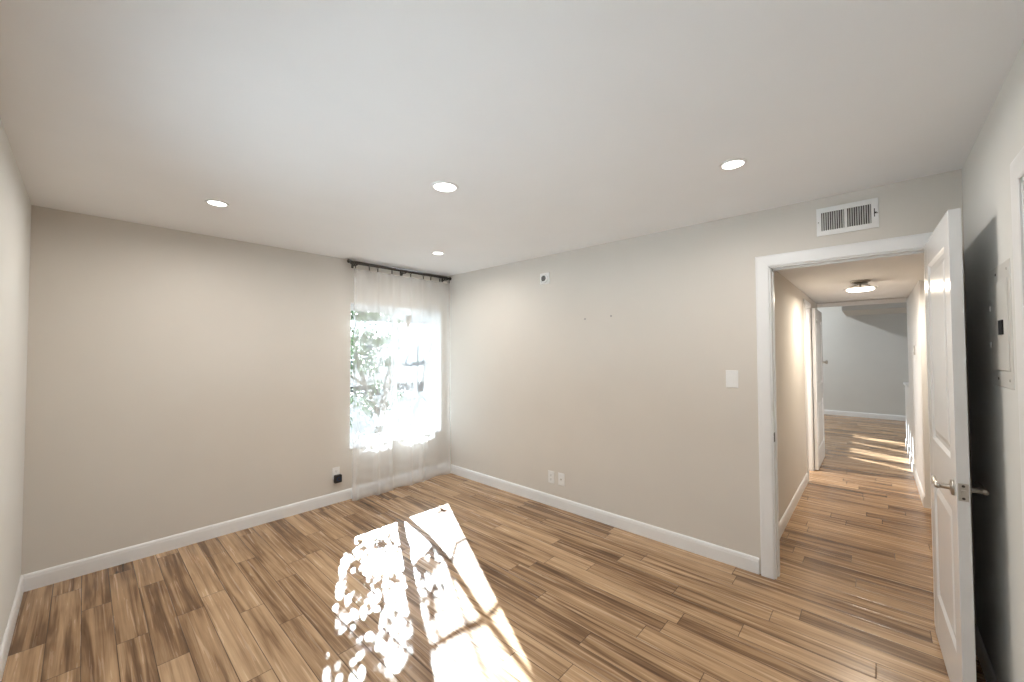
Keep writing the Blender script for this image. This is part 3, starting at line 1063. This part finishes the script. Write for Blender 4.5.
def leaf(bm, p, d, up_, L, W):
    d = d.normalized()
    s = d.cross(up_).normalized()
    n = s.cross(d)
    pts = [p, p + d * L * 0.4 + s * W, p + d * L - n * L * 0.12, p + d * L * 0.4 - s * W, p + d * L * 0.45 - n * L * 0.03]
    v = [bm.verts.new(q) for q in pts]
    bm.faces.new((v[0], v[1], v[4])); bm.faces.new((v[1], v[2], v[4])); bm.faces.new((v[2], v[3], v[4])); bm.faces.new((v[3], v[0], v[4]))


bm = NB()
clusters = []
for k in range(46):
    x = rnd.uniform(-0.95, 0.10)
    z = rnd.uniform(0.2, 2.0)
    clusters.append((x, TY + rnd.uniform(-0.2, 0.4), z, rnd.uniform(0.07, 0.16), rnd.randint(5, 13)))
# crown on the left: its leaves shade the left side of the window, with gaps
gy = -1.0
while gy > -3.5:
    gx = -2.6
    while gx < -1.55:
        qx, qy = gx + rnd.uniform(-0.06, 0.06), gy + rnd.uniform(-0.06, 0.06)
        right = -1.20 - 0.525 * (-gy - 0.88)     # the line shaded by the window's middle post
        lim = right - (0.42 if gy > -1.3 else 0.26 if gy > -1.55 else 0.06 if gy > -1.75 else -0.02)
        if qx < lim and rnd.random() < (0.95 if gy < -1.5 else 0.7):
            clusters.append((*sh(qx, qy, rnd.uniform(-0.2, 0.25)), rnd.uniform(0.06, 0.10), rnd.randint(6, 11)))
        gx += 0.13
    gy -= 0.13
for qx, qy, r, n in ((-1.50, -1.62, 0.07, 9), (-1.44, -1.70, 0.06, 7), (-1.38, -1.60, 0.05, 5), (-1.60, -1.95, 0.06, 5), (-1.70, -2.05, 0.06, 6), (-0.80, -0.98, 0.03, 3)):
    clusters.append((*sh(qx, qy, rnd.uniform(-0.1, 0.1)), r, n))
for cx, cy, cz, r, n in clusters:
    for q in range(int(n * 6.5)):
        v = Vector((rnd.gauss(0, 1), rnd.gauss(0, 1), rnd.gauss(0, 1)))
        v = v.normalized() * r * rnd.random() ** 0.4
        d = Vector((rnd.uniform(-1, 1), rnd.uniform(-1, 1), rnd.uniform(-0.9, 0.3)))
        leaf(bm, Vector((cx, cy, cz)) + v, d, Vector((rnd.uniform(-.5, .5), rnd.uniform(-.5, .5), 1)), rnd.uniform(0.045, 0.085), rnd.uniform(0.010, 0.018))
part('foliage', bm, 'leaf', tree)

# neighbouring house, far behind the tree
hs_ = thing('neighbour_house', 'pale house with a grey roof seen faintly through the window', 'house', (8.5, 17.0, -0.15))
bm = NB(); box(bm, 3.0, 14.0, 14.0, 20.0, -0.15, 2.2); part('house_wall', bm, 'stucco', hs_)
bm = NB()
v = [bm.verts.new(p) for p in ((2.6, 13.5, 2.15), (14.4, 13.5, 2.15), (14.4, 20.5, 2.15), (2.6, 20.5, 2.15), (4.6, 17, 3.2), (12.4, 17, 3.2))]
for q in ((0, 1, 5, 4), (1, 2, 5), (2, 3, 4, 5), (3, 0, 4), (3, 2, 1, 0)):
    bm.faces.new([v[i] for i in q])
part('roof', bm, 'roof', hs_)
for x0 in (5.2, 8.2, 11.0):
    bm = NB(); box(bm, x0, x0 + 1.2, 13.96, 14.02, 0.7, 1.8)
    part('window', bm, 'winblue', hs_)
